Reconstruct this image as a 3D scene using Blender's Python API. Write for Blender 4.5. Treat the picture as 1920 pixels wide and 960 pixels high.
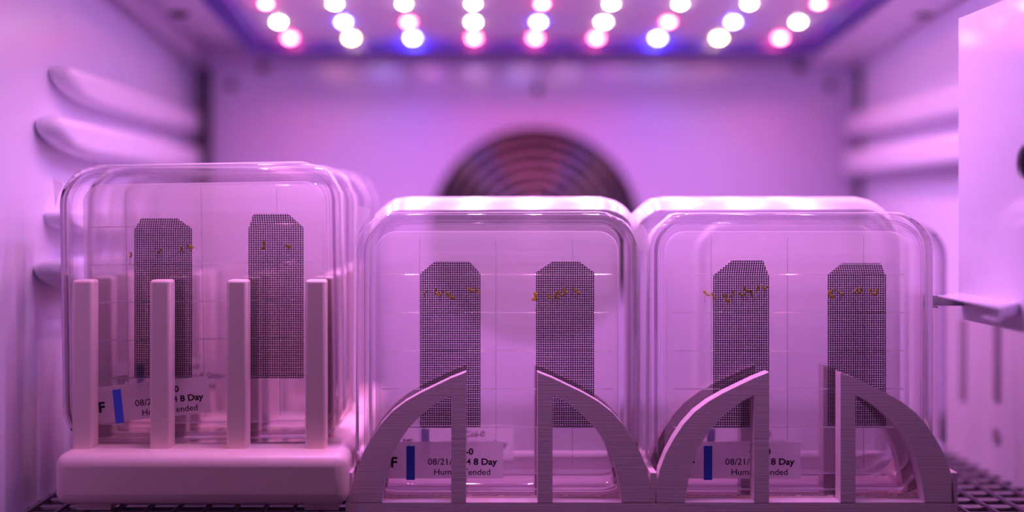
import bpy, bmesh, math, random
from mathutils import Vector, Matrix
random.seed(7)
S = bpy.context.scene
for o in list(bpy.data.objects):
    bpy.data.objects.remove(o)
C = S.collection

# ---------------------------------------------------------------- camera
F = 2000.0                       # focal length in pixels of a 1920 wide frame
CX, CY = 900.0, 400.0            # principal point (lens shift)
HZ = 0.104                       # camera height above the wire shelf
cd = bpy.data.cameras.new('camera')
cam = bpy.data.objects.new('camera', cd)
C.objects.link(cam)
cam.location = (0, 0, HZ)
cam.rotation_euler = (math.pi / 2, 0, 0)
cd.sensor_width = 36.0
cd.lens = 36.0 * F / 1920.0
cd.shift_x = (960 - CX) / 1920.0
cd.shift_y = (CY - 480) / 1920.0
cd.clip_start = 0.01
cd.dof.use_dof = True
cd.dof.focus_distance = 0.3775
cd.dof.aperture_fstop = 2.0
S.camera = cam

# ---------------------------------------------------------------- world and exposure
w = bpy.data.worlds.new('room'); S.world = w
w.use_nodes = True
bg = w.node_tree.nodes['Background']
bg.inputs[0].default_value = (0.62, 0.29, 0.56, 1)
bg.inputs[1].default_value = 0.05
vs = S.view_settings
vs.view_transform = 'Standard'; vs.look = 'None'
vs.exposure = 0.0; vs.gamma = 1.0; vs.use_curve_mapping = False
try:
    S.cycles.transparent_max_bounces = 28
    S.cycles.max_bounces = 6
    S.cycles.diffuse_bounces = 6
    S.cycles.transmission_bounces = 6
    S.cycles.caustics_reflective = False
    S.cycles.caustics_refractive = False
except Exception:
    pass


def PX(px, Y): return (px - CX) / F * Y
def PZ(py, Y): return HZ - (py - CY) / F * Y
def P(px, py, Y): return Vector((PX(px, Y), Y, PZ(py, Y)))


# ---------------------------------------------------------------- materials
def new_mat(name):
    m = bpy.data.materials.new(name); m.use_nodes = True
    nt = m.node_tree; nt.nodes.clear()
    out = nt.nodes.new('ShaderNodeOutputMaterial')
    return m, nt, out


def N(nt, t, **kw):
    n = nt.nodes.new(t)
    for k, v in kw.items():
        setattr(n, k, v)
    return n


def pbr(name, col, rough=0.4, metal=0.0, spec=0.5, coat=0.0, bump=None, var=0.0, vscale=(60, 60, 60)):
    m, nt, out = new_mat(name)
    b = N(nt, 'ShaderNodeBsdfPrincipled')
    b.inputs['Base Color'].default_value = (*col, 1)
    b.inputs['Roughness'].default_value = rough
    b.inputs['Metallic'].default_value = metal
    b.inputs['Specular IOR Level'].default_value = spec
    b.inputs['Coat Weight'].default_value = coat
    b.inputs['Coat Roughness'].default_value = 0.08
    tc = N(nt, 'ShaderNodeTexCoord')
    if var:
        mp = N(nt, 'ShaderNodeMapping'); mp.inputs['Scale'].default_value = vscale
        nz = N(nt, 'ShaderNodeTexNoise'); nz.inputs['Scale'].default_value = 1.0; nz.inputs['Detail'].default_value = 3
        mx = N(nt, 'ShaderNodeMix', data_type='RGBA')
        nt.links.new(tc.outputs['Object'], mp.inputs[0]); nt.links.new(mp.outputs[0], nz.inputs['Vector'])
        nt.links.new(nz.outputs['Fac'], mx.inputs['Factor'])
        mx.inputs['A'].default_value = (*[c * (1 - var) for c in col], 1)
        mx.inputs['B'].default_value = (*[min(1, c * (1 + var)) for c in col], 1)
        nt.links.new(mx.outputs['Result'], b.inputs['Base Color'])
    if bump:
        sc, st, dist = bump
        mp = N(nt, 'ShaderNodeMapping'); mp.inputs['Scale'].default_value = sc
        nz = N(nt, 'ShaderNodeTexNoise'); nz.inputs['Scale'].default_value = 1.0; nz.inputs['Detail'].default_value = 2
        bp = N(nt, 'ShaderNodeBump'); bp.inputs['Strength'].default_value = st; bp.inputs['Distance'].default_value = dist
        nt.links.new(tc.outputs['Object'], mp.inputs[0]); nt.links.new(mp.outputs[0], nz.inputs['Vector'])
        nt.links.new(nz.outputs['Fac'], bp.inputs['Height']); nt.links.new(bp.outputs[0], b.inputs['Normal'])
    nt.links.new(b.outputs[0], out.inputs[0])
    return m


def emit(name, col):
    m, nt, out = new_mat(name)
    e = N(nt, 'ShaderNodeEmission')
    mx = max(col)
    e.inputs[0].default_value = (*[c / mx for c in col], 1); e.inputs[1].default_value = mx
    nt.links.new(e.outputs[0], out.inputs[0])
    return m


def clear(name, haze, edge, col, gloss=1.0, power=2.5, rough=0.03, tint=(1.0, 0.99, 1.0), back=0.5, edge_tint=None):
    """clear / milky plastic film: transparent body, some scattering that grows towards grazing, fresnel gloss"""
    m, nt, out = new_mat(name)
    tr = N(nt, 'ShaderNodeBsdfTransparent'); tr.inputs[0].default_value = (*tint, 1)
    df = N(nt, 'ShaderNodeBsdfDiffuse'); df.inputs[0].default_value = (*col, 1)
    tl = N(nt, 'ShaderNodeBsdfTranslucent'); tl.inputs[0].default_value = (*col, 1)
    mh = N(nt, 'ShaderNodeMixShader'); mh.inputs[0].default_value = back
    nt.links.new(df.outputs[0], mh.inputs[1]); nt.links.new(tl.outputs[0], mh.inputs[2])
    lw = N(nt, 'ShaderNodeLayerWeight'); lw.inputs[0].default_value = 0.5
    pw = N(nt, 'ShaderNodeMath', operation='POWER'); pw.inputs[1].default_value = power
    mr = N(nt, 'ShaderNodeMapRange'); mr.inputs['To Min'].default_value = haze; mr.inputs['To Max'].default_value = edge
    nt.links.new(lw.outputs['Facing'], pw.inputs[0]); nt.links.new(pw.outputs[0], mr.inputs['Value'])
    if edge_tint:                              # longer path through the wall when seen edge-on
        mt = N(nt, 'ShaderNodeMix', data_type='RGBA')
        mt.inputs['A'].default_value = (*tint, 1); mt.inputs['B'].default_value = (*edge_tint, 1)
        nt.links.new(pw.outputs[0], mt.inputs['Factor']); nt.links.new(mt.outputs['Result'], tr.inputs[0])
    m1 = N(nt, 'ShaderNodeMixShader')
    nt.links.new(mr.outputs[0], m1.inputs[0]); nt.links.new(tr.outputs[0], m1.inputs[1]); nt.links.new(mh.outputs[0], m1.inputs[2])
    gl = N(nt, 'ShaderNodeBsdfGlossy'); gl.inputs['Roughness'].default_value = rough
    fr = N(nt, 'ShaderNodeFresnel'); fr.inputs[0].default_value = 1.45
    mu = N(nt, 'ShaderNodeMath', operation='MULTIPLY'); mu.inputs[1].default_value = gloss
    nt.links.new(fr.outputs[0], mu.inputs[0])
    m2 = N(nt, 'ShaderNodeMixShader')
    nt.links.new(mu.outputs[0], m2.inputs[0]); nt.links.new(m1.outputs[0], m2.inputs[1]); nt.links.new(gl.outputs[0], m2.inputs[2])
    nt.links.new(m2.outputs[0], out.inputs[0])
    return m


M = {}
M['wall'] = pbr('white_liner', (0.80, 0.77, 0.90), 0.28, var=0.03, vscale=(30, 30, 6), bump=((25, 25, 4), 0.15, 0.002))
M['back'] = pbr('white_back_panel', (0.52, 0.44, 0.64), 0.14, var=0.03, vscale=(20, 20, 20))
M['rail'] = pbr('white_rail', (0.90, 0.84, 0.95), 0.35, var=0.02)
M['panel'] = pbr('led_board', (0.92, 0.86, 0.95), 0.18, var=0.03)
M['frame'] = pbr('dark_blue_frame', (0.10, 0.05, 0.42), 0.35, var=0.05)
M['gasket'] = pbr('black_gasket', (0.03, 0.02, 0.035), 0.6, var=0.1)
M['slot'] = pbr('grey_slot', (0.22, 0.17, 0.21), 0.5, var=0.05)
M['fan'] = pbr('fan_black', (0.035, 0.02, 0.03), 0.35, var=0.1)
M['guard'] = pbr('fan_guard', (0.20, 0.15, 0.18), 0.35, metal=0.6, var=0.05)
M['wire'] = pbr('shelf_wire', (0.17, 0.14, 0.17), 0.3, metal=0.7, var=0.08)
M['print'] = pbr('printed_plastic', (0.82, 0.64, 0.69), 0.5, var=0.05, vscale=(25, 25, 2600), bump=((30, 30, 3000), 0.35, 0.0003))
M['satin'] = pbr('moulded_plastic', (0.84, 0.66, 0.62), 0.32, var=0.03, vscale=(60, 60, 20))
M['plate'] = pbr('white_plate', (0.64, 0.60, 0.70), 0.15, coat=0.4, var=0.02)
M['lid'] = clear('clear_polystyrene', 0.015, 0.5, (0.95, 0.92, 0.95), 1.0, 3.0, edge_tint=(0.75, 0.62, 0.78))
M['agar'] = clear('agar_gel', 0.37, 0.42, (0.995, 0.955, 0.975), 0.0, 2.0, 0.2, back=0.6)
M['base'] = clear('clear_base', 0.01, 0.22, (0.97, 0.94, 0.97), 0.35, 2.0, edge_tint=(0.42, 0.28, 0.46))
M['tape'] = clear('sealing_film', 0.28, 0.97, (0.98, 0.95, 0.98), 0.25, 1.2, 0.25, back=0.35)
M['grid'] = clear('moulded_line', 0.85, 0.95, (0.95, 0.92, 0.95), 1.5, 2.0, 0.1)
M['label'] = clear('label_film', 0.70, 0.8, (0.995, 0.96, 0.98), 0.0, 2.0, 0.4, back=0.75)
M['ink'] = pbr('black_ink', (0.012, 0.008, 0.012), 0.6, var=0.1)
M['blue'] = pbr('blue_tape', (0.06, 0.13, 0.80), 0.55, var=0.10, vscale=(200, 200, 200))
M['mesh'] = pbr('steel_mesh', (0.06, 0.042, 0.055), 0.4, metal=0.3, var=0.1)
M['leaf'] = clear('seedling_leaf', 0.80, 0.92, (0.95, 0.85, 0.10), 0.2, 2.0, 0.4, back=0.55)
M['root'] = pbr('seedling_root', (0.75, 0.62, 0.62), 0.5, var=0.1)


# ---------------------------------------------------------------- mesh helpers
class MB:
    def __init__(s): s.v, s.f = [], []

    def add(s, vs, fs):
        o = len(s.v); s.v += [tuple(a) for a in vs]; s.f += [tuple(i + o for i in q) for q in fs]

    def box(s, x0, x1, y0, y1, z0, z1):
        s.add([(x, y, z) for z in (z0, z1) for y in (y0, y1) for x in (x0, x1)],
              [(0, 2, 3, 1), (4, 5, 7, 6), (0, 1, 5, 4), (2, 6, 7, 3), (0, 4, 6, 2), (1, 3, 7, 5)])

    def prism(s, pts, fn0, fn1):
        n = len(pts)
        s.add([fn0(p) for p in pts] + [fn1(p) for p in pts],
              [tuple(range(n)), tuple(range(2 * n - 1, n - 1, -1))] + [(i, i + n, (i + 1) % n + n, (i + 1) % n) for i in range(n)])

    def tube(s, pts, r, n=6, closed=False):
        pts = [Vector(p) for p in pts]; k = len(pts); rings = []
        for i, p in enumerate(pts):
            if closed: d = pts[(i + 1) % k] - pts[i - 1]
            else: d = pts[min(i + 1, k - 1)] - pts[max(i - 1, 0)]
            d.normalize()
            up = Vector((0, 0, 1)) if abs(d.z) < 0.9 else Vector((0, 1, 0))
            a = d.cross(up).normalized(); b = a.cross(d)
            rr = r[i] if isinstance(r, (list, tuple)) else r
            rings.append([p + rr * (math.cos(2 * math.pi * j / n) * a + math.sin(2 * math.pi * j / n) * b) for j in range(n)])
        vs = [q for R in rings for q in R]; fs = []
        m = k if closed else k - 1
        for i in range(m):
            for j in range(n):
                a = i * n + j; b = i * n + (j + 1) % n; i2 = (i + 1) % k
                fs.append((a, b, i2 * n + (j + 1) % n, i2 * n + j))
        if not closed:
            fs += [tuple(range(n - 1, -1, -1)), tuple((k - 1) * n + j for j in range(n))]
        s.add(vs, fs)

    def loops(s, rings, cap0=False, cap1=False):
        n = len(rings[0]); vs = [q for R in rings for q in R]; fs = []
        for i in range(len(rings) - 1):
            for j in range(n):
                fs.append((i * n + j, i * n + (j + 1) % n, (i + 1) * n + (j + 1) % n, (i + 1) * n + j))
        if cap0: fs.append(tuple(range(n - 1, -1, -1)))
        if cap1: fs.append(tuple((len(rings) - 1) * n + j for j in range(n)))
        s.add(vs, fs)

    def mesh(s, name, mat, smooth=False, normals=True):
        me = bpy.data.meshes.new(name); me.from_pydata(s.v, [], s.f)
        if normals:
            bm = bmesh.new(); bm.from_mesh(me); bmesh.ops.recalc_face_normals(bm, faces=bm.faces); bm.to_mesh(me); bm.free()
        me.materials.append(mat)
        if smooth:
            me.polygons.foreach_set('use_smooth', [True] * len(me.polygons))
            try: me.set_sharp_from_angle(angle=math.radians(40))
            except Exception: pass
        me.update()
        return me


def obj(name, me, parent=None, loc=None, rot=None):
    o = bpy.data.objects.new(name, me); C.objects.link(o)
    if parent: o.parent = parent
    if loc is not None: o.location = loc
    if rot is not None: o.rotation_euler = rot
    return o


def tag(o, label, cat, group=None):
    o['label'] = label; o['category'] = cat
    if group: o['group'] = group
    return o


def thing(name, label, cat, loc=(0, 0, 0), rot=(0, 0, 0), group=None):
    o = obj(name, None, None, loc, rot); o.empty_display_size = 0.01
    return tag(o, label, cat, group)


def struct(name, me, parent=None):
    o = obj(name, me, parent)
    if parent is None: o['kind'] = 'structure'
    return o


def bevel(o, wdt, seg=3):
    b = o.modifiers.new('bevel', 'BEVEL'); b.width = wdt; b.segments = seg; b.limit_method = 'ANGLE'
    b.angle_limit = math.radians(35)
    return o


def rrect(hx, z0, z1, r, y, n=9, inset=0.0):
    """rounded square loop in the XZ plane"""
    hx -= inset; z0 += inset; z1 -= inset; r = max(r - inset, 0.002); out = []
    for cx, cz, a0 in ((hx - r, z1 - r, 0), (-hx + r, z1 - r, 90), (-hx + r, z0 + r, 180), (hx - r, z0 + r, 270)):
        for i in range(n):
            a = math.radians(a0 + 90 * i / (n - 1)); out.append((cx + r * math.cos(a), y, cz + r * math.sin(a)))
    return out


# ---------------------------------------------------------------- chamber shell
XL, XR, YB, YF, ZF = -0.166, 0.2135, 0.600, 0.285, -0.034
def ceil_z(Y): return 0.1893 + (0.58 - Y) * 0.0873

b = MB(); b.box(XL - 0.01, XR + 0.01, YF, YB + 0.01, ZF - 0.006, ZF)
M['tray'] = pbr('grey_tray', (0.16, 0.14, 0.17), 0.5, var=0.05)
struct('floor', b.mesh('floor', M['tray']))
b = MB(); b.box(XL - 0.02, XL, YF, YB + 0.01, ZF, 0.235)
wl = struct('wall_left', b.mesh('wall_left', M['wall']))
b = MB(); b.box(XR, XR + 0.02, YF, YB + 0.01, ZF, 0.235)
wr = struct('wall_right', b.mesh('wall_right', M['wall']))
b = MB()
FC = P(1003, 437, YB); FR = 0.0576           # fan centre and radius; the back wall has a round opening
ang = [2 * math.pi * i / 48 for i in range(48)]
def sq(a):
    c, s_ = math.cos(a), math.sin(a); x0, x1, z0, z1 = XL, XR, ZF, 0.235
    t = min(((x1 - FC.x) / c if c > 1e-9 else (x0 - FC.x) / c if c < -1e-9 else 9e9),
            ((z1 - FC.z) / s_ if s_ > 1e-9 else (z0 - FC.z) / s_ if s_ < -1e-9 else 9e9))
    return (FC.x + t * c, FC.z + t * s_)
corner = [math.atan2(zz - FC.z, xx - FC.x) % (2 * math.pi) for xx in (XL, XR) for zz in (ZF, 0.235)]
ang = sorted(ang + corner)
o_ = [sq(a) for a in ang]; i_ = [(FC.x + FR * math.cos(a), FC.z + FR * math.sin(a)) for a in ang]
b.loops([[(x, YB + 0.012, z) for x, z in o_], [(x, YB, z) for x, z in o_], [(x, YB, z) for x, z in i_], [(x, YB + 0.012, z) for x, z in i_]])
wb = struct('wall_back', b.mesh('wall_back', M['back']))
b = MB()
b.prism([(YF, ceil_z(YF) + 0.012), (YB + 0.012, ceil_z(YB) + 0.012), (YB + 0.012, ceil_z(YB) + 0.03), (YF, ceil_z(YF) + 0.03)],
        lambda p: (XL - 0.01, p[0], p[1]), lambda p: (XR + 0.01, p[0], p[1]))
struct('ceiling', b.mesh('ceiling', M['rail']))
# dark seams between the back panel and the side walls
for i, (xa, xb) in enumerate(((-0.1585, -0.1515), (0.2105, 0.2134))):
    xa, xb = (PX(373, YB), PX(396, YB)) if i == 0 else (PX(1606, YB), PX(1628, YB) - 0.0045)
    b = MB(); b.box(xa, xb, YB - 0.004, YB - 0.0003, ZF, ceil_z(YB) - 0.002)
    struct('trim_%d' % (i + 1), b.mesh('gasket', M['gasket']))
# screws on the back wall
b = MB(); b.tube([(0, 0, 0), (0, -0.0015, 0)], 0.0028, 12); scr = b.mesh('screw', M['fan'])
for px, py in ((434, 160), (494, 128), (1556, 160), (1499, 128), (1008, 168)):
    obj('screw', scr, wb, P(px, py, YB))

# ribs moulded into the side walls: flat top, rounded front end, underside swept back
def rib_mesh(front, top, depth, out):
    b = MB(); n = 7
    prof = [(0.0, 0.0), (YB - front, 0.0), (YB - front, -depth)]
    for i in range(n + 1):
        a = math.pi / 2 * i / n
        prof.append((0.045 - 0.045 * math.sin(a), -depth * 0.35 - depth * 0.65 * math.cos(a)))
    b.prism(prof, lambda p: (0, front + p[0], top + p[1]), lambda p: (out, front + p[0] + 0.004 * (p[0] < 0.01), top + p[1]))
    return b.mesh('shelf_rib', M['wall'], True)
for front, py, dep, out in ((0.408, 118, 0.0135, 0.009), (0.395, 213, 0.0145, 0.010), (0.405, 396, 0.009, 0.009), (0.394, 488, 0.0130, 0.010)):
    me = rib_mesh(front, PZ(py, front * 1.0), dep, out)
    r = obj('shelf_rib', me, wl, (XL, 0, 0)); bevel(r, 0.0055, 6)
for front, py, dep, out in ((0.408, 118, 0.0135, -0.009), (0.395, 213, 0.0145, -0.010)):
    me = rib_mesh(front, PZ(py, front * 1.0) - 0.002, dep, out)
    r = obj('shelf_rib', me, wr, (XR, 0, 0)); bevel(r, 0.0055, 6)
# thin, greyer, streaked liner that darkens the lower right wall
M['overlay'] = pbr('streaked_overlay', (0.52, 0.44, 0.50), 0.4, var=0.10, vscale=(300, 300, 3))
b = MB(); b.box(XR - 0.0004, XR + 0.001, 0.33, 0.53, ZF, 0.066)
obj('lower_overlay', b.mesh('lower_overlay', M['overlay']), wr)
# vertical slots in the right wall
for px, y0, y1, wd in ((1808, 598, 752, 0.0055), (1872, 600, 752, 0.0062)):
    Y = XR * F / (px - CX)
    b = MB(); b.box(XR - 0.0009, XR + 0.001, Y - wd / 2, Y + wd / 2, PZ(y1, Y), PZ(y0, Y))
    obj('slot', b.mesh('slot', M['slot']), wr)
Y = XR * F / (1871 - CX)
b = MB(); b.tube([(XR + 0.001, Y, PZ(818, Y)), (XR - 0.0008, Y, PZ(818, Y))], 0.0035, 12)
obj('screw', b.mesh('wall_screw', M['slot']), wr)

# ---------------------------------------------------------------- LED panel and rails
pn = thing('led_panel', 'flat grow light panel studded with red, blue and white LEDs', 'light', (0.029, 0.485, ceil_z(0.485)))
tilt = -math.atan(0.0873)
pn.rotation_euler = (tilt, 0, 0)
b = MB(); b.box(-0.142, 0.142, -0.158, 0.082, 0.0052, 0.0095)
obj('board', b.mesh('board', M['panel']), pn)
b = MB()
for x0, x1, y0, y1 in ((-0.1535, -0.1425, -0.166, 0.0955), (0.1425, 0.1535, -0.166, 0.0955), (-0.1425, 0.1425, 0.0825, 0.0955), (-0.1425, 0.1425, -0.166, -0.1585)):
    b.box(x0, x1, y0, y1, 0.0010, 0.0095)
obj('frame', b.mesh('panel_frame', M['frame']), pn)
LP = 2.3; LW = 0.0174            # dome brightness; watts of each LED's lensed beam
LC = {}; LED = {}
for k, n_, col in (('R', 'red', (34, 1.6, 6)), ('B', 'blue', (9, 7, 66)), ('W', 'white', (22, 16, 16)), ('Y', 'warm', (24, 16, 7))):
    LC[k] = col; LED[k] = emit('led_' + n_, tuple(c * LP for c in {'R': (40, 3.6, 6), 'B': (11, 11, 84), 'W': (26, 20, 18), 'Y': (28, 18, 6)}.get(k, col)))
rows = ['RYBRRRBYR', 'WBRWBWRBW', 'RWWWRWWWR', 'WBRBWBRBW', 'RYBRWRBYR', 'WBRWBWRBW', 'RWBRWRBWR', 'WBRWBWRBW']
led_me = {}
for k, m in LED.items():
    b = MB(); rg = []
    for i in range(4):
        a = math.pi / 2 * i / 4
        rg.append([(0.0024 * math.cos(a) * math.cos(t), 0.0024 * math.cos(a) * math.sin(t), -0.0014 * math.sin(a)) for t in [2 * math.pi * j / 10 for j in range(10)]])
    b.loops(rg, True, True); led_me[k] = b.mesh('led_' + k, m)
beam = {}
for k, m in LED.items():
    col = LC[k]; L = bpy.data.lights.new('led_beam', 'AREA'); L.shape = 'DISK'; L.size = 0.004; L.spread = math.radians(125)
    col = [0.45 * c + 0.55 * a for c, a in zip(col, (24, 8.8, 22))]      # the lenses blend neighbouring colours
    L.color = tuple(c / max(col) for c in col); L.energy = LW * max(col) / 30.0; beam[k] = L
nm = {'R': 'red_led', 'B': 'blue_led', 'W': 'white_led', 'Y': 'warm_white_led'}
pt = Vector((0.029, 0.485, ceil_z(0.485)))
for r, row in enumerate(rows):
    for c, k in enumerate(row):
        lo = ((c - 4) * 0.0322, 0.0752 - r * 0.0317, 0.0052)
        d = obj(nm[k], led_me[k], pn, lo)
        obj('led_beam', beam[k], d, (0, 0, -0.0017))
for i, (x0, x1) in enumerate(((XL + 0.006, -0.1585), (0.1832, XR - 0.001))):
    b = MB()
    b.prism([(YF, ceil_z(YF) - 0.0), (YB - 0.0005, ceil_z(YB)), (YB - 0.0005, ceil_z(YB) + 0.011), (YF, ceil_z(YF) + 0.011)],
            lambda p: (x0, p[0], p[1]), lambda p: (x1, p[0], p[1]))
    r = struct('trim_%d' % (i + 3), b.mesh('ceiling_rail', M['rail']))
    bevel(r, 0.0012, 2)
    px = (336, 1731)[i]
    Y = (ceil_z(0) - HZ) / ((CY - 28) / F + 0.0873)
    b = MB(); x = PX(px, Y)
    n = 16
    b.prism([(0.0045 * math.cos(2 * math.pi * j / n), 0.0038 * math.sin(2 * math.pi * j / n)) for j in range(n)],
            lambda p: (x + p[0], Y + p[1], ceil_z(Y + p[1]) - 0.0003), lambda p: (x + p[0], Y + p[1], ceil_z(Y + p[1]) + 0.001))
    obj('hole', b.mesh('rail_hole', M['gasket']), r)

# ---------------------------------------------------------------- fan in the back wall
fan = thing('fan', 'round black circulation fan behind a ringed guard in the back wall', 'fan', (FC.x, YB, FC.z))
b = MB(); n = 40
cir = lambda r, y: [(r * math.cos(2 * math.pi * j / n), y, r * math.sin(2 * math.pi * j / n)) for j in range(n)]
b.loops([cir(FR + 0.002, -0.0012), cir(FR - 0.0005, -0.0012), cir(FR - 0.0005, 0.03)], False, True)
obj('housing', b.mesh('housing', M['fan'], True), fan)
b = MB(); b.loops([cir(0.017, 0.004), cir(0.017, 0.028)], True, True)
obj('hub', b.mesh('hub', M['fan'], True), fan)
bl = MB(); g = []
for k in range(6):
    r = 0.017 + (0.054 - 0.017) * k / 5; a = 0.25 * k / 5
    g.append([(r * math.cos(a), 0.010, r * math.sin(a)), (r * math.cos(a + 0.55), 0.022, r * math.sin(a + 0.55)),
              (r * math.cos(a + 0.55), 0.0232, r * math.sin(a + 0.55)), (r * math.cos(a), 0.0112, r * math.sin(a))])
bl.loops(g, True, True); blm = bl.mesh('blade', M['fan'], True)
for k in range(7): obj('blade', blm, fan, None, (0, 2 * math.pi * k / 7, 0))
for k in range(8):
    r = 0.0115 + k * 0.0061
    b = MB(); b.tube([(r * math.cos(t), -0.0005, r * math.sin(t)) for t in [2 * math.pi * j / 48 for j in range(48)]], 0.0011, 6, True)
    obj('guard_ring', b.mesh('guard_ring', M['guard'], True), fan)
b = MB(); b.box(0.008, 0.056, -0.0003, 0.0015, -0.001, 0.001); sp = b.mesh('guard_spoke', M['guard'])
for k in range(4): obj('guard_spoke', sp, fan, None, (0, math.pi / 4 + k * math.pi / 2, 0))
b = MB(); b.loops([cir(0.012, -0.002), cir(0.012, 0.003)], True, True)
obj('guard_cap', b.mesh('guard_cap', M['guard'], True), fan)

# ---------------------------------------------------------------- white side plate with its bracket
XP, YP0, YP1, ZP0, ZP1 = 0.175, 0.305, 0.390, 0.0656, 0.1752
sp = thing('side_plate', 'glossy white upright plate with an oval hole and a small clip shelf', 'plate', (XP, 0.35, ZP0))
bm = bmesh.new()
hc = (0.3425, PZ(307, 0.3425)); n = 24
outer = [bm.verts.new((XP, y, z)) for y, z in ((YP0, ZP0), (YP1, ZP0), (YP1, ZP1), (YP0, ZP1))]
inner = [bm.verts.new((XP, hc[0] + 0.0055 * math.cos(2 * math.pi * j / n), hc[1] + 0.0062 * math.sin(2 * math.pi * j / n))) for j in range(n)]
ed = [bm.edges.new((L[i], L[(i + 1) % len(L)])) for L in (outer, inner) for i in range(len(L))]
bmesh.ops.triangle_fill(bm, use_beauty=True, use_dissolve=False, edges=ed)
ret = bmesh.ops.extrude_face_region(bm, geom=bm.faces[:])
bmesh.ops.translate(bm, verts=[v for v in ret['geom'] if isinstance(v, bmesh.types.BMVert)], vec=(0.0015, 0, 0))
bmesh.ops.recalc_face_normals(bm, faces=bm.faces)
bmesh.ops.translate(bm, verts=bm.verts, vec=(-XP, -0.35, -ZP0))
me = bpy.data.meshes.new('plate'); bm.to_mesh(me); bm.free(); me.materials.append(M['plate'])
obj('plate', me, sp)
b = MB()
b.box(0.0016, XR - XP - 0.0005, YP1 - 0.35 - 0.0015, YP1 - 0.35, 0, ZP1 - ZP0)
b.box(0.0016, XR - XP - 0.0005, YP0 - 0.35, YP1 - 0.352, ZP1 - ZP0 - 0.0015, ZP1 - ZP0)
obj('return_flange', b.mesh('return_flange', M['plate']), sp)
zt = PZ(548, 0.39) - ZP0
b = MB()
b.prism([(0, 0.0395), (0, -0.0028), (-0.0135, -0.0185), (-0.0135, 0.0265)], lambda p: (p[0], p[1], zt), lambda p: (p[0], p[1], zt - 0.0010))
b.prism([(0, -0.0028), (0, -0.0040), (-0.0135, -0.0197), (-0.0135, -0.0185)], lambda p: (p[0], p[1], zt), lambda p: (p[0], p[1], zt - 0.0040))
clip = bevel(obj('clip_shelf', b.mesh('clip_shelf', M['plate']), sp), 0.0004, 2)
for y in (-0.019, 0.0265):
    b = MB(); b.prism([(-0.0140, y), (-0.0132, y + 0.0005), (-0.0125, y + 0.011), (-0.0140, y + 0.011)],
                      lambda p: (p[0], p[1], zt - 0.0028 - 0.0012), lambda p: (p[0], p[1], zt - 0.0042 - 0.0004))
    if y > 0: b.box(-0.0140, 0.0, y + 0.0095, y + 0.011, zt - 0.0046, zt - 0.0009)
    obj('prong', b.mesh('prong', M['plate']), clip)

# ---------------------------------------------------------------- wire shelf
gr = thing('wire_shelf', 'grey metal wire grid shelf under the racks', 'shelf', (0, 0.45, 0))
gy0, gy1, gx0, gx1 = 0.335, 0.590, -0.1625, 0.2095
R = 0.00085
b = MB(); b.tube([(gx0, 0, 0), (gx1, 0, 0)], R, 8); cross = b.mesh('cross_wire', M['wire'], True)
b = MB(); b.tube([(0, gy0 - 0.45, 0), (0, gy1 - 0.45, 0)], R, 8); lng = b.mesh('long_wire', M['wire'], True)
y = gy0 + 0.002
while y < gy1:
    obj('wire', cross, gr, (0, y - 0.45, -2.9 * R)); y += 0.0093
x = -0.1588
while x < gx1:
    obj('wire', lng, gr, (x, 0, -R)); x += 0.0103

# ---------------------------------------------------------------- post rack (left)
DT = 0.012                      # dish thickness
DS = 0.0995                     # dish side
YR0 = 0.3725; PIT = 0.0197
bxL, bxR = PX(98, 0.3636), PX(651, 0.3636)
zb0, zb1 = 0.0040, 0.0217
rk = thing('post_rack', 'pink-white moulded dish rack with rows of upright posts on a thick rounded base', 'rack', ((bxL + bxR) / 2, 0.44, 0))
ox, oy = (bxL + bxR) / 2, 0.44
b = MB(); b.box(bxL - ox, bxR - ox, 0.3636 - oy, 0.5130 - oy, zb0, zb1)
bevel(obj('base', b.mesh('rack_base', M['satin'], True), rk), 0.0042, 5)
b = MB(); b.box(-0.006, 0.006, -0.006, 0.006, 0, zb0 + 0.0004); ft = b.mesh('foot', M['satin'])
for sx in (-1, 1):
    for sy in (0.380, 0.497): obj('foot', ft, rk, (sx * 0.040, sy - oy, 0))
b = MB(); b.box(-0.00365, 0.00365, 0, 0.0068, zb1 - 0.0015, PZ(525, YR0)); post = b.mesh('post', M['satin'], True)
for i in range(7):
    for xc in (PX(153.5, YR0), PX(299.5, YR0), PX(443.5, YR0), PX(591, YR0)):
        bevel(obj('post', post, rk, (xc - ox, YR0 + i * PIT - oy, 0)), 0.0011, 4)

# ---------------------------------------------------------------- double arch rack
YA = 0.370; TH = 0.0054; PA = 0.0187
BC = (PX(941, YA), PX(1509, YA))
s_mm = YA / F
def rel(pts): return [((px - 941) * s_mm, PZ(py, YA)) for px, py in pts]
outer = rel([(874, 698), (846, 709), (820, 721.5), (788, 737), (760, 753), (738, 769), (718, 789), (697, 820), (681, 849), (669, 880), (662.5, 913), (660, 945)])
inner = rel([(716, 945), (720, 913), (727, 880), (740, 843), (760, 810), (780, 787), (800, 769), (820, 754), (846, 741)])
zfl = PZ(942, YA)
ar = thing('arch_rack', 'layered pink-white printed rack with pairs of quarter-arch fins in two bays', 'rack', ((BC[0] + BC[1]) / 2, YA, 0))
ax = (BC[0] + BC[1]) / 2
tabL, tabR = PX(648, YA), PX(1796, YA)
NP = 3
b = MB(); b.box(tabL - ax, tabR - ax, 0, NP * PA - PA + TH, 0.0, zfl)
obj('floor_plate', b.mesh('rack_floor', M['print']), ar)
for xa, xb in ((tabL, PX(661, YA)), (PX(1219.5, YA), PX(1232, YA)), (PX(1783, YA), tabR)):
    b = MB(); b.box(xa - ax, xb - ax, 0, NP * PA - PA + TH, zfl - 0.0003, PZ(886, YA))
    bevel(obj('divider', b.mesh('divider', M['print']), ar), 0.0002, 1)
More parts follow.
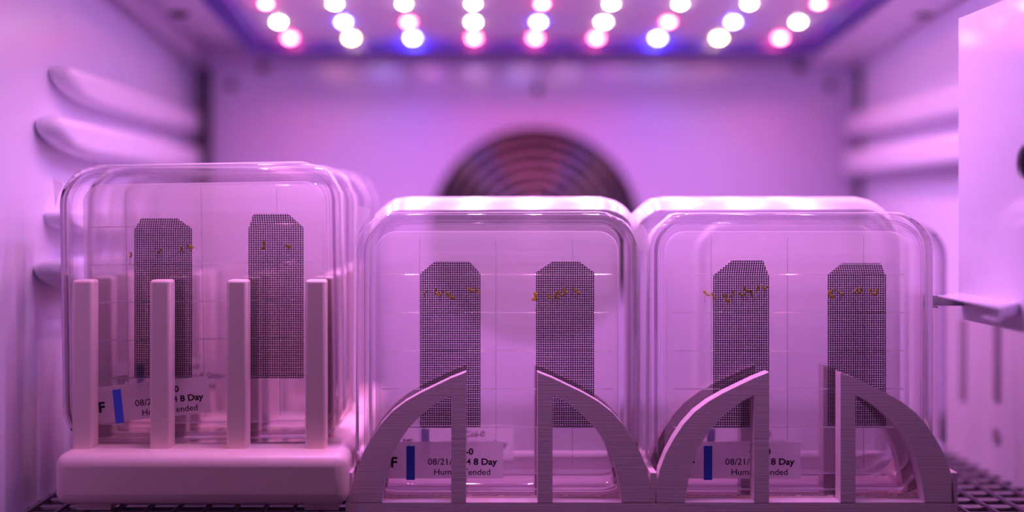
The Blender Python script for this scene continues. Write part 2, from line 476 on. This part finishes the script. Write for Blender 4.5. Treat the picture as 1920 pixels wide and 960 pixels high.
for bc in BC:
    for sx in (-1, 1):
        b = MB(); b.box(sx * 0.0462 - 0.004 + bc - ax, sx * 0.0462 + 0.004 + bc - ax, PA + TH + 0.0001, 2 * PA - 0.0001, zfl - 0.0002, 0.0062)
        obj('pad', b.mesh('pad', M['print']), ar)
fin_poly = outer + inner                     # left fin, without its straight post
fm = {}
for sgn in (1, -1):
    b = MB()
    ib = [(p[0] * sgn, p[1]) for p in inner]; ob_ = [(p[0] * sgn, p[1]) for p in outer]
    ob_[-1] = (ob_[-1][0], zfl - 0.0003); ib[0] = (ib[0][0], zfl - 0.0003)
    pt_ = [ob_[0], ob_[1]]
    # arch strip: match outer and inner points
    o2 = ob_[1:]; i2 = list(reversed(ib))
    def samp(L, n):
        d = [0]
        for a, c in zip(L, L[1:]): d.append(d[-1] + math.hypot(c[0] - a[0], c[1] - a[1]))
        r = []
        for k in range(n):
            t = d[-1] * k / (n - 1); j = max(i for i in range(len(d)) if d[i] <= t + 1e-12); j = min(j, len(L) - 2)
            u = (t - d[j]) / (d[j + 1] - d[j]); r.append((L[j][0] + u * (L[j + 1][0] - L[j][0]), L[j][1] + u * (L[j + 1][1] - L[j][1])))
        return r
    so, si = samp(o2, 11), samp(i2, 11)
    b.loops([[(a[0], 0, a[1]), (c[0], 0, c[1]), (c[0], TH, c[1]), (a[0], TH, a[1])] for a, c in zip(so, si)], True, True)
    # straight post that carries the tip
    xi, xo = ob_[0][0], si[0][0]
    b.prism([ob_[0], so[0], si[0], (xo, zfl - 0.0003), (xi, zfl - 0.0003)], lambda p: (p[0], 0, p[1]), lambda p: (p[0], TH, p[1]))
    fm[sgn] = b.mesh('arch_fin', M['print'])
b = MB(); b.box(tabL - ax + 0.0002, tabR - ax - 0.0002, 2 * PA, 2 * PA + 0.0025, zfl - 0.0002, 0.0125)
obj('back_stop', b.mesh('back_stop', M['print']), ar)
for k in range(2):
    for bc in BC:
        for sgn in (1, -1):
            obj('arch_fin', fm[sgn], ar, (bc - ax, k * PA, 0))
# triangular ribs on the floor of each front bay
b = MB()
for i in range(8):
    x = -0.040 + i * 0.0114; w_ = 0.0003
    for xa, ya, xb, yb in ((x - 0.0057, 0.0060, x, 0.0165), (x, 0.0165, x + 0.0057, 0.0060), (x - 0.0057, 0.0062, x + 0.0057, 0.0062), (x, 0.0062, x, 0.0165)):
        d = Vector((xb - xa, yb - ya, 0)).normalized(); nn = Vector((-d.y, d.x, 0)) * w_
        b.prism([(xa + nn.x, ya + nn.y), (xb + nn.x, yb + nn.y), (xb - nn.x, yb - nn.y), (xa - nn.x, ya - nn.y)], lambda p: (p[0], p[1], zfl - 0.0001), lambda p: (p[0], p[1], zfl + 0.0005))
rib = b.mesh('floor_ribs', M['satin'])
for bc in BC: obj('floor_rib', rib, ar, (bc - ax, 0, 0))

# ---------------------------------------------------------------- petri dish meshes (front at y=0, standing on z=0)
H = DS / 2; RC = 0.0135
def ring(inset, y): return rrect(H, 0, DS, RC, y, 9, inset)
b2 = MB(); b2.loops([ring(0.0, 0.0082), ring(0.0, 0.0012), ring(0.0005, 0.0003), ring(0.0013, 0.0), ring(0.0020, 0.0), ring(0.0024, 0.0009), ring(0.0036, 0.0009)], False, True)
LIDM = b2.mesh('lid', M['lid'], True, False)
b = MB(); b.loops([ring(0.0036, 0.0036), ring(0.0034, 0.0030), ring(0.0024, 0.0030), ring(0.0024, 0.0108), ring(0.0030, 0.0116), ring(0.0042, DT), ring(0.0058, DT), ring(0.0060, 0.0114)], False, True)
BASEM = b.mesh('base', M['base'], True, False)
b = MB(); b.loops([ring(0.0078, 0.0064), ring(0.0066, 0.0062), ring(0.0062, 0.0068), ring(0.0062, 0.0108)], True, False)
AGARM = b.mesh('agar', M['agar'], True)
def tape_mesh(seed):
    rnd = random.Random(seed); b = MB(); n = len(ring(0, 0))
    r = []
    for y0, a in ((0.0030, 1), (0.0060, 0), (0.0112, 1)):
        base = ring(-0.0004, y0); q = []
        for i, p in enumerate(base):
            bump_ = 0.00035 * math.sin(i * 1.7 + seed) + rnd.uniform(-0.0001, 0.0003)
            d = Vector((p[0], 0, p[2] - H)).normalized()
            if p[2] < 0.002: bump_ = 0
            q.append((p[0] + d.x * bump_, p[1] + (rnd.uniform(-0.0006, 0.0006) if a else 0), max(p[2] + d.z * bump_, -0.0001)))
        r.append(q)
    b.loops(r); return b.mesh('sealing_tape', M['tape'], True, False)
TAPES = [tape_mesh(i) for i in range(3)]
def wrap_mesh(seed):
    rnd = random.Random(seed); b = MB(); r = []
    for ins, y, up in ((0.0060, -0.0002, 0), (0.0030, -0.0006, 0), (0.0004, -0.0007, 0), (-0.0006, 0.0010, 0.0004), (-0.0008, 0.0040, 0.0022), (-0.0008, 0.0085, 0.0034), (-0.0006, 0.0112, 0.0020)):
        r.append([(p[0] + rnd.uniform(-0.0003, 0.0003), p[1] + rnd.uniform(-0.0002, 0.0001), max(-0.0001, p[2] + (up + rnd.uniform(-0.0003, 0.0003)) * max(0, min(1, (p[2] - 0.06) / 0.03)))) for p in ring(ins, y)])
    b.loops(r); return b.mesh('film_fold', M['tape'], True, False)
WRAP = wrap_mesh(5)
b = MB(); b.prism([(0.0061, 0.00028), (0.0052, -0.00006), (0.0061, -0.00012)], lambda p: (-H + 0.0085, p[0], p[1]), lambda p: (H - 0.0085, p[0], p[1])); GH = b.mesh('grid_line', M['grid'])
b = MB(); b.box(-0.00005, 0.00005, 0.0058, 0.0060, 0.0085, DS - 0.0085); GV = b.mesh('grid_line_upright', M['grid'])

def text_mesh(body, width, height, off=0.0):
    cu = bpy.data.curves.new('t', 'FONT'); cu.body = body; cu.size = 1.0; cu.offset = off; cu.resolution_u = 3
    o = bpy.data.objects.new('t', cu); C.objects.link(o)
    bpy.context.view_layer.update()
    me = bpy.data.meshes.new_from_object(o.evaluated_get(bpy.context.evaluated_depsgraph_get()))
    bpy.data.objects.remove(o); bpy.data.curves.remove(cu)
    xs = [v.co.x for v in me.vertices]; x0, x1 = min(xs), max(xs)
    capm = 0.70                               # digit and capital height of the font at size 1
    for v in me.vertices:
        v.co = ((v.co.x - (x0 + x1) / 2) * width / (x1 - x0), 0, v.co.y * height / capm)
    me.materials.clear(); me.materials.append(M['ink']); me.name = 'lettering'
    return me
mm = 0.001
TXT = [(text_mesh('HF', 6.0 * mm, 3.6 * mm, 0.030), -26.0, -0.9), (text_mesh('Col-0', 7.5 * mm, 2.15 * mm, 0.032), 0.1, 3.6),
       (text_mesh('08/21/2024', 15.2 * mm, 2.2 * mm, 0.006), -4.6, 0.0), (text_mesh('8 Day', 8.4 * mm, 2.2 * mm, 0.032), 8.1, 0.0),
       (text_mesh('Human Tended', 19.8 * mm, 2.15 * mm, 0.006), -0.1, -3.6)]
b = MB(); b.box(-30 * mm, 14.4 * mm, -0.00010, 0.0, -4.9 * mm, 8.1 * mm); LABM = b.mesh('label', M['label'])
b = MB(); n = 5
top = [(-1.5 + 3.0 * i / n, 6.6 + 0.14 * ((i * 7) % 3 - 1)) for i in range(n + 1)]
b.prism([(1.5, -5.4), (-1.5, -5.4)] + top, lambda p: (p[0] * mm, -0.00018, p[1] * mm), lambda p: (p[0] * mm, -0.00010, p[1] * mm)); BLUM = b.mesh('colour_strip', M['blue'])

def label_on(dish, lx, lz, rot=0.0):
    lb = obj('label', LABM, dish, (lx, 0.00078, lz), (0, -rot, 0))
    for me, tx, tz in TXT: obj('lettering', me, lb, (tx * mm, -0.00022, tz * mm))
    s = obj('colour_strip', BLUM, lb, (-18.3 * mm, 0, 0)); s['label'] = 'blue tape strip'
    return lb

def make_dish(label, X, Y, Z, roll=0.0, group=None, lab=None, grid=False, k=0, wrap=False):
    d = thing('petri_dish', label, 'petri dish', (X, Y, Z), (0, -roll, 0), group)
    obj('lid', LIDM, d); obj('base', BASEM, d); obj('agar', AGARM, d); obj('sealing_tape', TAPES[k % 3], d)
    if grid:
        for i in range(5): obj('grid_line', GH, d, (0, 0, 0.0777 - i * 0.01366))
        for i in (-2, 0, 2): obj('grid_line', GV, d, (i * 0.01366 - 0.0004, 0, 0))
    if lab: label_on(d, *lab)
    if wrap: obj('film_fold', WRAP, d)
    return d

# left rack dishes
YD = YR0 + 0.0068 + 0.0004
xl = PX(378.5, YD)
zt_ = zb1 + 0.0001
def loc_in(px, py, Y, X, Z, dy=0.0): return (PX(px, Y + dy) - X, PZ(py, Y + dy) - Z)
ll = loc_in(318, 751, YD, xl, zt_)
dL = make_dish('square petri dish in the post rack with a tilted label and two mesh strips', xl, YD, zt_, math.radians(0.9), None, (ll[0], ll[1] - 0.0007, math.radians(5.0)), True)
for i in (1, 3, 5):
    Y = YD + i * PIT; X = xl + (0.0012, -0.0008, 0.0015, -0.0003, 0.0008)[i - 1]
    lab = None
    if i == 1:
        q = loc_in(354, 712, Y, X, zt_); lab = (q[0], q[1], math.radians(3))
    make_dish('square petri dish standing behind the tilted-label dish in the post rack', X, Y, zt_, math.radians(random.uniform(-0.25, 0.25)) * 0, 'dishes farther back in the post rack', lab, False, i)

# arch rack dishes
YM = YA + TH + 0.0006
dM = None; dR = None; front = []
for bi, (xc, tx) in enumerate(((PX(932.5, YM), 867), (PX(1487.5, YM), 1425.5))):
    q = loc_in(tx, 872, YM, xc, zfl + 0.0006)
    d = make_dish(('clear labelled petri dish in the arch rack bay beside the post rack', 'clear labelled petri dish in the arch rack bay beside the side plate')[bi],
                  xc, YM, zfl + 0.0006, 0, None, (q[0], q[1], 0), True, bi + 1)
    front.append((d, xc))
    for j in (1,):
        Y = YM + j * PA; X = xc + ((0.0030, 0.0005), (-0.0085 + 0.0035, -0.006))[bi][j - 1]; Z = 0.0064
        lab = None
        if j == 1:
            bx_ = (797, 1334)[bi]
            q = loc_in(bx_, 838, Y, X, Z); lab = (q[0] + 0.0183, q[1], 0)
        make_dish(('film-wrapped petri dish in the second slot of the bay beside the post rack', 'film-wrapped petri dish in the second slot of the bay beside the side plate')[bi],
                  X, Y, Z, 0, None, lab, False, bi + j, True)
make_dish('plain petri dish standing on the wire shelf behind the arch rack', 0.1375, YA + 2 * PA + TH + 0.014, 0.0002, 0, None, None, False, 1)

# torn ends of sealing tape
def flap(dish, pts, y):
    b = MB(); b.prism([(p[0], p[1]) for p in pts], lambda p: (p[0], y + 0.15 * (p[1] - pts[0][1]), p[1]), lambda p: (p[0], y + 0.00012 + 0.15 * (p[1] - pts[0][1]), p[1]))
    obj('tape_end', b.mesh('tape_end', M['tape']), dish)
def fl(dish, X, Y, Z, pix, y): flap(dish, [(PX(a, Y + y) - X, PZ(c, Y + y) - Z) for a, c in pix], y)
fl(dL, xl, YD, zt_, [(108, 325), (113, 333), (124, 336), (127, 345), (119, 360), (114, 385), (110, 350)], 0.006)
d, xc = front[0]
fl(d, xc, YM, zfl + 0.0006, [(671, 386), (696, 392), (692, 405), (682, 418), (671, 440), (667, 470), (668, 420)], 0.006)
fl(d, xc, YM, zfl + 0.0006, [(1170, 425), (1205, 421), (1212, 432), (1216, 444), (1217, 490), (1205, 470), (1196, 470)], 0.007)

# ---------------------------------------------------------------- steel mesh strips
def strip_mesh(wdt, h, tl, tr, th, lean):
    """woven wire strip: wdt x h upright, then a clipped top folded over (lean = how far back it folds)"""
    b = MB(); t = 0.000145; p = 0.00081; nv = int(wdt / p)
    def fold(x, z):
        if z <= h: return Vector((x, 0, z))
        u = (z - h); return Vector((x, lean * u, h + u))
    def seg(a, c):
        d = (c - a).normalized(); s1 = Vector((0, 1, 0)).cross(d)
        if s1.length < 1e-6: s1 = Vector((1, 0, 0))
        s1 = s1.normalized() * t; s2 = d.cross(s1).normalized() * t * 0.6
        vs = [q + e for q in (a, c) for e in (s1 + s2, -s1 + s2, -s1 - s2, s1 - s2)]
        b.add(vs, [(0, 1, 5, 4), (1, 2, 6, 5), (2, 3, 7, 6), (3, 0, 4, 7)])
    for i in range(nv + 1):
        x = wdt * i / nv
        if x < tl: zt = h + th * x / tl
        elif x > wdt - tr: zt = h + th * (wdt - x) / tr
        else: zt = h + th
        seg(fold(x, 0), fold(x, h))
        if zt > h + 1e-5: seg(fold(x, h), fold(x, zt))
    nh = int((h + th) / p)
    for i in range(nh + 1):
        z = i * p + 0.0002
        if z > h + th: break
        xa, xb = (0, wdt)
        if z > h: u = (z - h) / th; xa, xb = tl * u, wdt - tr * u
        o = Vector((0, 0.00022 * (1 if i % 2 else -1), 0))
        seg(fold(xa, z) + o, fold(xb, z) + o)
    return b.mesh('wire_weave', M['mesh'])
strips = [  # x0, x1, bottom, fold, top, tl, tr, lean, dish Y, label
    (253, 359, 708, 428, 409, 9, 30, 0.5, YD, 'wire mesh strip nearer the ribbed wall in the dish with the tilted label'),
    (467, 568, 709, 426, 401, 11, 25, -0.5, YD, 'wire mesh strip nearer the arch rack in the dish with the tilted label'),
    (789, 900, 801, 512, 490, 27, 20, -0.3, YM, 'wire mesh strip above the date label in the bay beside the post rack'),
    (1006, 1113, 800, 510, 490, 30, 28, -0.3, YM, 'wire mesh strip clear of the date label in the bay beside the post rack'),
    (1338, 1441, 801, 516, 488, 31, 14, -0.5, YM, 'wire mesh strip above the date label in the bay beside the side plate'),
    (1553, 1660, 798, 514, 494, 30, 5, 0.6, YM, 'wire mesh strip clear of the date label in the bay beside the side plate')]
for x0, x1, yb, yf, yt, tl, tr, lean, Yd, lab in strips:
    Y = Yd + 0.0046; q = Y / F
    me = strip_mesh((x1 - x0) * q, (yb - yf) * q, tl * q, tr * q, (yf - yt) * q, lean)
    o = obj('mesh_strip', me, None, P(x0, yb, Y)); tag(o, lab, 'mesh strip')

# ---------------------------------------------------------------- seedlings
b = MB(); rg = []
for i in range(1, 5):
    a = math.pi * i / 5
    rg.append([(0.5 * math.sin(a) * math.cos(t) * 0.62, 0.5 * math.sin(a) * math.sin(t) * 0.3, 0.5 - 0.5 * math.cos(a)) for t in [2 * math.pi * j / 8 for j in range(8)]])
b.loops(rg, True, True); LEAFM = b.mesh('leaf', M['leaf'], True)
def seedling(px, py, Yd, size, label, group, behind=False):
    Y = Yd + (0.0054 if behind else 0.0036)
    p = P(px, py, Y)
    t = thing('seedling', label, 'seedling', p, (0, 0, 0), group)
    a0 = random.uniform(-1.4, 1.4)
    for sgn in (-1, 1):
        l = obj('leaf', LEAFM, t, (0, 0, 0), (random.uniform(-0.3, 0.3), a0 + sgn * random.uniform(0.7, 1.5), 0))
        s = size * random.uniform(0.75, 1.1); l.scale = (s, s, s)
    b = MB(); x = 0; pts = [Vector((0, 0, 0.0001))]
    for i in range(5):
        x += random.uniform(-0.0004, 0.0004); pts.append(Vector((x, 0.00006 * i, -0.0007 * (i + 1) * size / 0.0014)))
    b.tube(pts, [0.00009, 0.00008, 0.00007, 0.00006, 0.00005, 0.00004], 5)
    obj('root', b.mesh('root', M['root'], True), t)
sg = [([(247, 479), (301, 470), (340, 470), (357, 466)], YD, 'the tilted-label dish strip nearer the ribbed wall'),
      ([(497, 462, 1), (541, 464)], YD, 'the tilted-label dish strip nearer the arch rack'),
      ([(798, 550), (816, 548), (828, 552), (843, 556, 1), (882, 546, 1), (894, 547)], YM, 'the mesh above the label beside the post rack'),
      ([(1007, 558, 1), (1027, 556), (1041, 556), (1050, 552), (1057, 547), (1081, 548)], YM, 'the mesh clear of the label beside the post rack'),
      ([(1324, 552), (1337, 556), (1359, 560, 1), (1374, 552), (1390, 554), (1398, 544), (1411, 552), (1421, 541), (1436, 541)], YM, 'the mesh above the label beside the side plate'),
      ([(1555, 553, 1), (1561, 546), (1575, 550), (1605, 547), (1616, 545), (1633, 549), (1646, 549)], YM, 'the mesh clear of the label beside the side plate')]
for pts, Yd, where in sg:
    for q in pts:
        seedling(q[0], q[1], Yd, 0.0022 if len(q) > 2 else 0.0016, 'tiny yellow-green seedling on ' + where, 'seedlings on ' + where)
